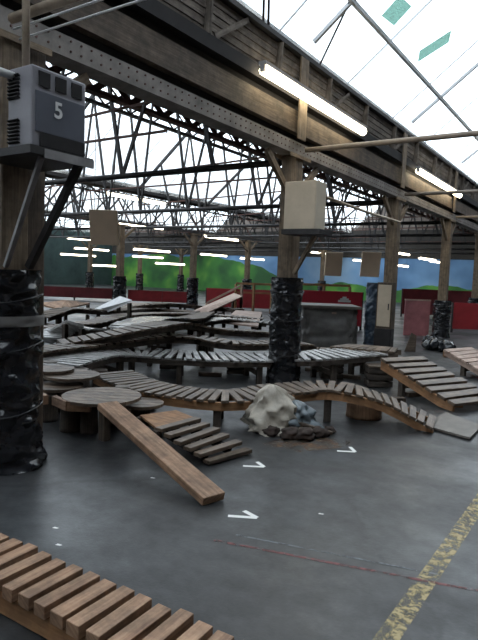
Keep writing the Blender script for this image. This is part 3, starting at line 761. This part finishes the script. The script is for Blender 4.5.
# crates and blocks in the gloom under the rear boardwalk
for k, (px, py, w_, h_, lab) in enumerate(((170, 370, .34, .26, 'dark wooden crate under the silvery boardwalk'), (236, 375, .3, .24, 'dark wooden crate behind the front boardwalk, left of the middle column'),
                                           (332, 380, .34, .30, 'dark wooden crate under the rear boardwalk right of the middle column'), (380, 388, .36, .3, 'dark wooden crate under the grey platform'))):
    p = at(px, py); root = empty('crate', p, lab, 'crate', 'crates under the tracks')
    g = MB()
    for i in range(3):
        z = .01+i*h_/3
        for sg in (-1, 1):
            g.box(p+fw0*(.13+sg*.13)+u0*(z+h_/6-.005), (r0, fw0, u0), (w_/2, .01, h_/6-.01)); g.box(p+fw0*.13+r0*sg*(w_/2-.012)+u0*(z+h_/6-.005), (fw0, r0, u0), (.118, .01, h_/6-.01))
    g.build('side_boards', M['log'], root); MB().box(p+fw0*.13+u0*(h_+.01), (r0, fw0, u0), (w_/2, .15, .01)).build('lid', M['brown'], root)

# ------------------------------------------------------------------ plastic sack of rubble
p = at(282, 436); sc = p.y and (p-V((0, 0, EYE))).dot(FW)/F
cx = p + fw0*.22
root = empty('rubble_sack', cx, 'crumpled dirty white plastic sack slumped on the floor before the boardwalk', 'sack')
def sackf(u, v):
    a = 2*math.pi*u; h = v
    prof = max(0, 1-h**1.1)**.62
    n = noise.noise(V((math.cos(a)*1.6, math.sin(a)*1.6, h*2.6)))
    rd = 1-abs(noise.noise(V((math.cos(a)*2.6+4, math.sin(a)*2.6, h*3.5))))*.55 + .07*noise.noise(V((math.cos(a)*9, math.sin(a)*9, h*12)))
    rx = .40*prof*(1+.25*n)*rd; ry = .27*prof*(1+.25*n)*rd
    q = cx + r0*(rx*math.cos(a)-.02-.09*h) + fw0*(ry*math.sin(a)) + u0*(.006+.47*h+.03*prof*noise.noise(V((math.cos(a)*2, math.sin(a)*2, 2))))
    return q
MB().grid(sackf, 72, 34, True).build('sheet', M['plastic'], root)
def sack2(u, v):
    a = 2*math.pi*u; prof = math.sqrt(max(0, 1-v*v)); n = noise.noise(V((math.cos(a)*2+7, math.sin(a)*2, v*4)))
    rr = .21*prof*(1+.5*n-.4*abs(noise.noise(V((math.cos(a)*4, math.sin(a)*4, v*5)))))
    return cx + r0*(.19+rr*1.05*math.cos(a)-.05*v) + fw0*(.03+rr*.95*math.sin(a)) + u0*(.006+.31*v)
MB().grid(sack2, 48, 20, True).build('torn_blue_liner', M['bluesack'], root)
def lump(cx, cy, cz, r, seed, name, mat, parent=None, label=None, sz=.6, cat='rubble lump', grp=None):
    def fn(u, v):
        a = 2*math.pi*u; b_ = math.pi*(v-.5); d_ = V((math.cos(b_)*math.cos(a), math.cos(b_)*math.sin(a), math.sin(b_)))
        q = r*(1+.45*noise.noise(d_*1.7+V((seed, 0, 0)))+.15*noise.noise(d_*4+V((seed, 3, 0))))
        return V((cx, cy, cz))+V((d_.x*q, d_.y*q, max(-cz+.004, d_.z*q*sz)))
    o = MB().grid(fn, 20, 12, True).build(name, mat, parent, 0, None if parent else (cx, cy, 0))
    if label: tag(o, label, cat, grp)
    return o
for k, (px, py, r_, lab) in enumerate(((272, 437, .09, 'dark rubble lump at the front left foot of the sack'), (290, 440, .10, 'dark rubble lump spilling below the middle of the sack'), (306, 441, .10, 'reddish dark rubble lump at the front of the sack'),
                                       (320, 438, .09, 'dark rubble lump right of the sack'), (330, 434, .06, 'smallest rubble lump furthest right of the sack'), (300, 434, .1, 'rubble lump tucked under the torn liner'))):
    q = at(px, py)+fw0*r_*.7; lump(q.x, q.y, r_*.45, r_, k*3.1, 'rubble_lump', M['rubble'], None, lab, grp='rubble beside the sack')
q = at(318, 428)
tag(MB().bar(at(292, 434)+u0*.13, at(332, 436)+u0*.03, .05, .03).build('timber_offcut', M['brown'], None, .003, q), 'splintered timber offcut poking out of the rubble sack', 'offcut')

# ------------------------------------------------------------------ marks on the floor
def mark(name, pts, z, mat, label, cat='floor marking'):
    g = MB(); c = V((sum(p.x for p in pts)/len(pts), sum(p.y for p in pts)/len(pts), 0))
    b = 0
    for p in pts: g.v.append(V((p.x, p.y, z)))
    g.face(list(range(len(pts))), [(p.x, p.y) for p in pts])
    return tag(g.build(name, mat, None, 0, c), label, cat)
def strip(a, b, wd_): 
    d_ = (b-a); d_.z = 0; d_.normalize(); s_ = V((-d_.y, d_.x, 0))*wd_/2
    return [a-s_, b-s_, b+s_, a+s_]
def vmark(a, b, c, wd_, label):            # tick: long stroke a-b, short stroke b-c
    g = MB()
    for k, (p, q) in enumerate(((a, b), (b, c))):
        st = strip(p, q, wd_); bb = len(g.v)
        for w_ in st: g.v.append(V((w_.x, w_.y, .0015+.0004*k)))
        g.face([bb, bb+1, bb+2, bb+3], [(0, 0)]*4)
    tag(g.build('tick_mark', M['whitepaint'], None, 0, b), label, 'floor marking', 'white tick marks on the floor')
vmark(at(228, 516), at(257, 518), at(244, 511), .035, 'nearest and largest white painted tick on the floor')
vmark(at(243, 466), at(264, 467), at(257, 462), .035, 'white painted tick on the floor left of the sack')
vmark(at(337, 451), at(355, 452), at(350, 447), .035, 'white painted tick on the floor right of the sack')
yl = at(389, 640), at(470, 525)
d_ = (at(478, 505)-at(386, 640)); d_.z = 0; d_.normalize(); a = at(386, 640)
mark('yellow_line', strip(a-d_*1.5, a+d_*9, .10), .0012, M['yellow'], 'worn yellow line painted on the floor at lower right')
a, b2 = at(238, 545), at(420, 580); d_ = (b2-a).normalized()
mark('red_line', strip(a-d_*.15, a+d_*3.6, .025), .0016, M['redpaint'], 'faded thin red line crossing the floor at lower right')
mark('white_line', strip(at(236, 535), at(440, 575), .014), .002, M['thinwhite'], 'faint thin pale line just above the red line')
pts = [at(x_, y_) for x_, y_ in ((262, 444), (300, 452), (345, 447), (352, 441), (325, 438), (285, 438))]
mark('dust_patch', pts, .0008, M['dust'], 'brown dust spilled on the floor around the sack', 'dust')
random.seed(21)
for k, (px, py) in enumerate(((55, 545), (52, 528), (318, 514), (150, 478))):
    q = at(px, py); mark('paint_speck', [q, q+V((.03, .01, 0)), q+V((.035, .025, 0)), q+V((0, .02, 0))], .001, M['whitepaint'], ('small white speck on the floor left, lower one', 'small white speck on the floor left, upper one', 'small white speck mid floor right', 'small white speck near the long plank')[k], 'speck')

# ------------------------------------------------------------------ covered stack
a, b2 = at(300, 350), at(356, 350)
ctr = (a+b2)/2; dd = (ctr-V((0, 0, EYE))).dot(FW); hw = (b2-a).length/2; ctr = ctr+fw0*.6; Ht = 1.6-(309-277)*dd/F
root = empty('covered_stack', ctr, 'stack draped in grey tarpaulin under a flat board, right of the middle column', 'stack')
def tarpf(u, v):
    a = 2*math.pi*u; c_, s_ = math.cos(a), math.sin(a)
    ex = lambda t: math.copysign(abs(t)**.35, t)
    n = noise.noise(V((c_*3, s_*3, v*3)))*.06 + noise.noise(V((c_*7, s_*7, v*9)))*.03
    wv = hw*(1-.06*v)+n; wy = .5+n
    return ctr + r0*ex(c_)*wv + fw0*ex(s_)*wy + u0*(.01+Ht*v)
MB().grid(tarpf, 80, 24, True).build('tarpaulin', M['tarp'], root)
MB().box(ctr+u0*(Ht+.03), (r0, fw0, u0), (hw*1.04, .56, .03)).build('top_board', M['plate'], root, .005)
q = ctr+u0*(Ht-.10)+r0*(hw*.15)-fw0*.50
MB().box(q, (r0, fw0, u0), (.05, .012, .02)).build('label_tag', M['pinkwood'], root)

# ------------------------------------------------------------------ red barriers
def barrier(xa, xb, ybase, ytop, d, label, mat, logo=False, th=.05):
    p0, p1 = atd(xa, ybase, d), atd(xb, ybase, d); zt = atd((xa+xb)/2, ytop, d).z
    p0.z = p1.z = 0; c = (p0+p1)/2; root = empty('barrier', c, label, 'barrier', 'red barriers round the tracks')
    dr_ = (p1-p0); l = dr_.length; dr_.normalize(); nn = V((-dr_.y, dr_.x, 0))
    g = MB(); n = max(1, round(l/1.8))
    for i in range(n): g.box(p0+dr_*l*(i+.5)/n+u0*(zt/2+.06), (dr_, nn, u0), (l/n/2-.01, th/2, zt/2-.06))
    g.build('panel', mat, root)
    for i in range(n+1): MB().box(p0+dr_*l*i/n+u0*(zt/2)+nn*.05, (dr_, nn, u0), (.03, .03, zt/2)).build('frame_post', M['steel'], root)
    if logo:
        q = c-nn*(th/2+.006)+u0*(zt-.28)
        if (V((0, 0, 1.6))-c).dot(nn) > 0: q = c+nn*(th/2+.006)+u0*(zt-.28)
        q = q+r0*.42+u0*.05; e = MB(); e.box(q-u0*.06, (dr_, nn, u0), (.19, .004, .03)); e.box(q, (dr_, nn, u0), (.13, .004, .025)); e.box(q+u0*.05, (dr_, nn, u0), (.06, .004, .025))
        e.build('emblem', M['white'], root)
    return root
barrier(36, 112, 305, 287, 27, 'long dark red barrier at the left behind the tracks', M['maroon'])
barrier(128, 196, 305, 291, 26, 'red barrier between the two left distant columns', M['red'])
barrier(206, 270, 305, 289, 24, 'red barrier left of the middle column', M['red'])
barrier(298, 362, 306, 291, 17, 'bright red banner barrier with white emblem above the covered stack', M['brightred'], True)
barrier(402, 480, 306, 290, 24, 'long dark red barrier at the right in the distance', M['maroon'])
barrier(452, 482, 330, 303, 17.5, 'red barrier at the right edge beyond the pale ramp', M['red'])
# pink board at right
c = at(420, 337, 0); root = empty('pink_board', c, 'faded pink board standing left of the short wrapped column', 'board')
MB().box(c+u0*.50+fw0*.4, (r0, fw0, u0), (.36, .02, .50)).build('panel', M['pink'], root)
MB().box(c+u0*1.02+fw0*.4, (r0, fw0, u0), (.37, .03, .02)).build('top_rail', M['pinkwood'], root)
# orange timber railing in the distance
def railing(xa, xb, yt, d, label):
    p0, p1 = atd(xa, yt, d), atd(xb, yt, d); c = (p0+p1)/2; root = empty('timber_railing', (c.x, c.y, 0), label, 'railing')
    z = c.z; p0.z = p1.z = z
    MB().bar(p0, p1, .06, .08).bar(p0-u0*.35, p1-u0*.35, .04, .07).build('handrail', M['orange'], root)
    n = max(2, int((p1-p0).length/.7))
    for i in range(n+1):
        q = p0.lerp(p1, i/n); MB().abox(q.x-.04, q.x+.04, q.y-.04, q.y+.04, 0, z-.03).build('post', M['orange'], root)
railing(236, 272, 284, 22, 'orange timber railing left of the middle column')
railing(298, 350, 285, 20, 'orange timber railing right of the middle column')
# ramp boards in the distance
def slab(name, pts, th, mat, label, cat='ramp', legs=True, legm='log'):
    root = empty(name, (pts[0].x, pts[0].y, 0), label, cat)
    g = MB(); 
    for dz in (0, -th):
        for c in pts: g.v.append(c+u0*dz)
    n = len(pts); g.face(list(range(n)), [(p.x, p.y) for p in pts]); g.face(list(range(n, 2*n))[::-1], [(p.x, p.y) for p in pts])
    for i in range(n):
        j = (i+1) % n; g.face([i, n+i, n+j, j], [(i, 0), (i, .05), (i+1, .05), (i+1, 0)])
    g.build('deck', mat, root)
    if legs:
        c0 = sum(pts, V((0, 0, 0)))/n
        for p in pts:
            p = p.lerp(c0, .08)
            if p.z > .12: MB().abox(p.x-.035, p.x+.035, p.y-.035, p.y+.035, 0, p.z-th*1.3).build('leg', M[legm], root)
    return root
slab('ramp_board', [at(86, 313, .35), at(96, 316, .32), at(132, 300, .95), at(120, 296, .95)], .04, M['whiteboard'], 'pale white board ramp rising to the left wrapped column far off')
slab('ramp_board', [at(190, 312, .3), at(204, 314, .25), at(243, 296, .8), at(234, 293, .8)], .04, M['pinkwood'], 'pinkish ramp board rising before the red barrier')
slab('ramp_board', [at(36, 303, .6), at(60, 309, .5), at(90, 303, .6), at(66, 300, .7)], .04, M['fresh'], 'small tan table board before the left red barrier')
slab('ramp_board', [at(35, 338, .3), at(52, 342, .25), at(84, 325, .7), at(66, 320, .75)], .04, M['silver'], 'grey kicker ramp left among the back tracks')
slab('ramp_board', [at(222, 322, .3), at(258, 326, .3), at(262, 312, .5), at(236, 310, .5)], .04, M['pinkwood'], 'pale low board just left of the middle column')
a, b2 = atd(207, 303, 20), atd(242, 285, 20)
tag(MB().bar(a, b2, .07, .07).abox(b2.x-.04, b2.x+.04, b2.y-.04, b2.y+.04, 0, b2.z).abox(a.x-.04, a.x+.04, a.y-.04, a.y+.04, 0, a.z).build('handrail_pole', M['pinkwood'], None, 0, a), 'slanting timber handrail beside the pinkish ramp board', 'handrail')
slab('ramp_board', [at(110, 308, .4), at(146, 312, .35), at(170, 305, .5), at(130, 302, .5)], .04, M['old'], 'low grey board between the distant columns')
slab('ramp_board', [at(160, 322, .35), at(205, 318, .5), at(215, 312, .5), at(170, 313, .4)], .05, M['brown'], 'brown humped board in the middle distance')

# right edge: pale slatted ramp, bags, boards
a, b2 = at(458, 348, .42), at(500, 372, .12)
track('slatted_ramp', 'pale pinkish slatted ramp cut by the right edge of the view', [a, a.lerp(b2, .33), a.lerp(b2, .66), b2], .85, .10, .12, .03, 'pinkwood', 'pinkwood', False, True, 'ramp', .08, .01, sup_step=.6)
for k, (px, py, r_, lab) in enumerate(((432, 350, .20, 'black bin bag left of the short wrapped column'), (446, 352, .2, 'black bin bag in front of the short wrapped column'), (428, 343, .15, 'small black bin bag behind the left one'))):
    q = at(px, py); lump(q.x, q.y, r_*.55, r_, 11+k*2.3, 'bin_bag', M['wrap'], None, lab, .8, 'bag', 'black bags by the short column')
q = at(410, 352); root = empty('leaning_board', q, 'small reddish brown triangular board propped near the bin bags', 'board')
g = MB(); 
for dy in (0, .04):
    for xx, zz in ((-.12, 0), (.12, 0), (.14, .36), (.03, .42)): g.v.append(q+r0*xx+fw0*(dy+zz*.15)+u0*(zz+.003))
for f_ in ([0, 1, 2, 3], [7, 6, 5, 4], [0, 4, 5, 1], [1, 5, 6, 2], [2, 6, 7, 3], [3, 7, 4, 0]): g.face(f_, [(g.v[i].x, g.v[i].z) for i in f_])
g.build('panel', M['brown'], root)
q = at(449, 357); tag(MB().box(q+u0*.06, (r0, fw0, u0), (.12, .05, .055)).build('timber_offcut', M['orange'], None, .004, q), 'orange timber offcut beside the bin bags', 'offcut')
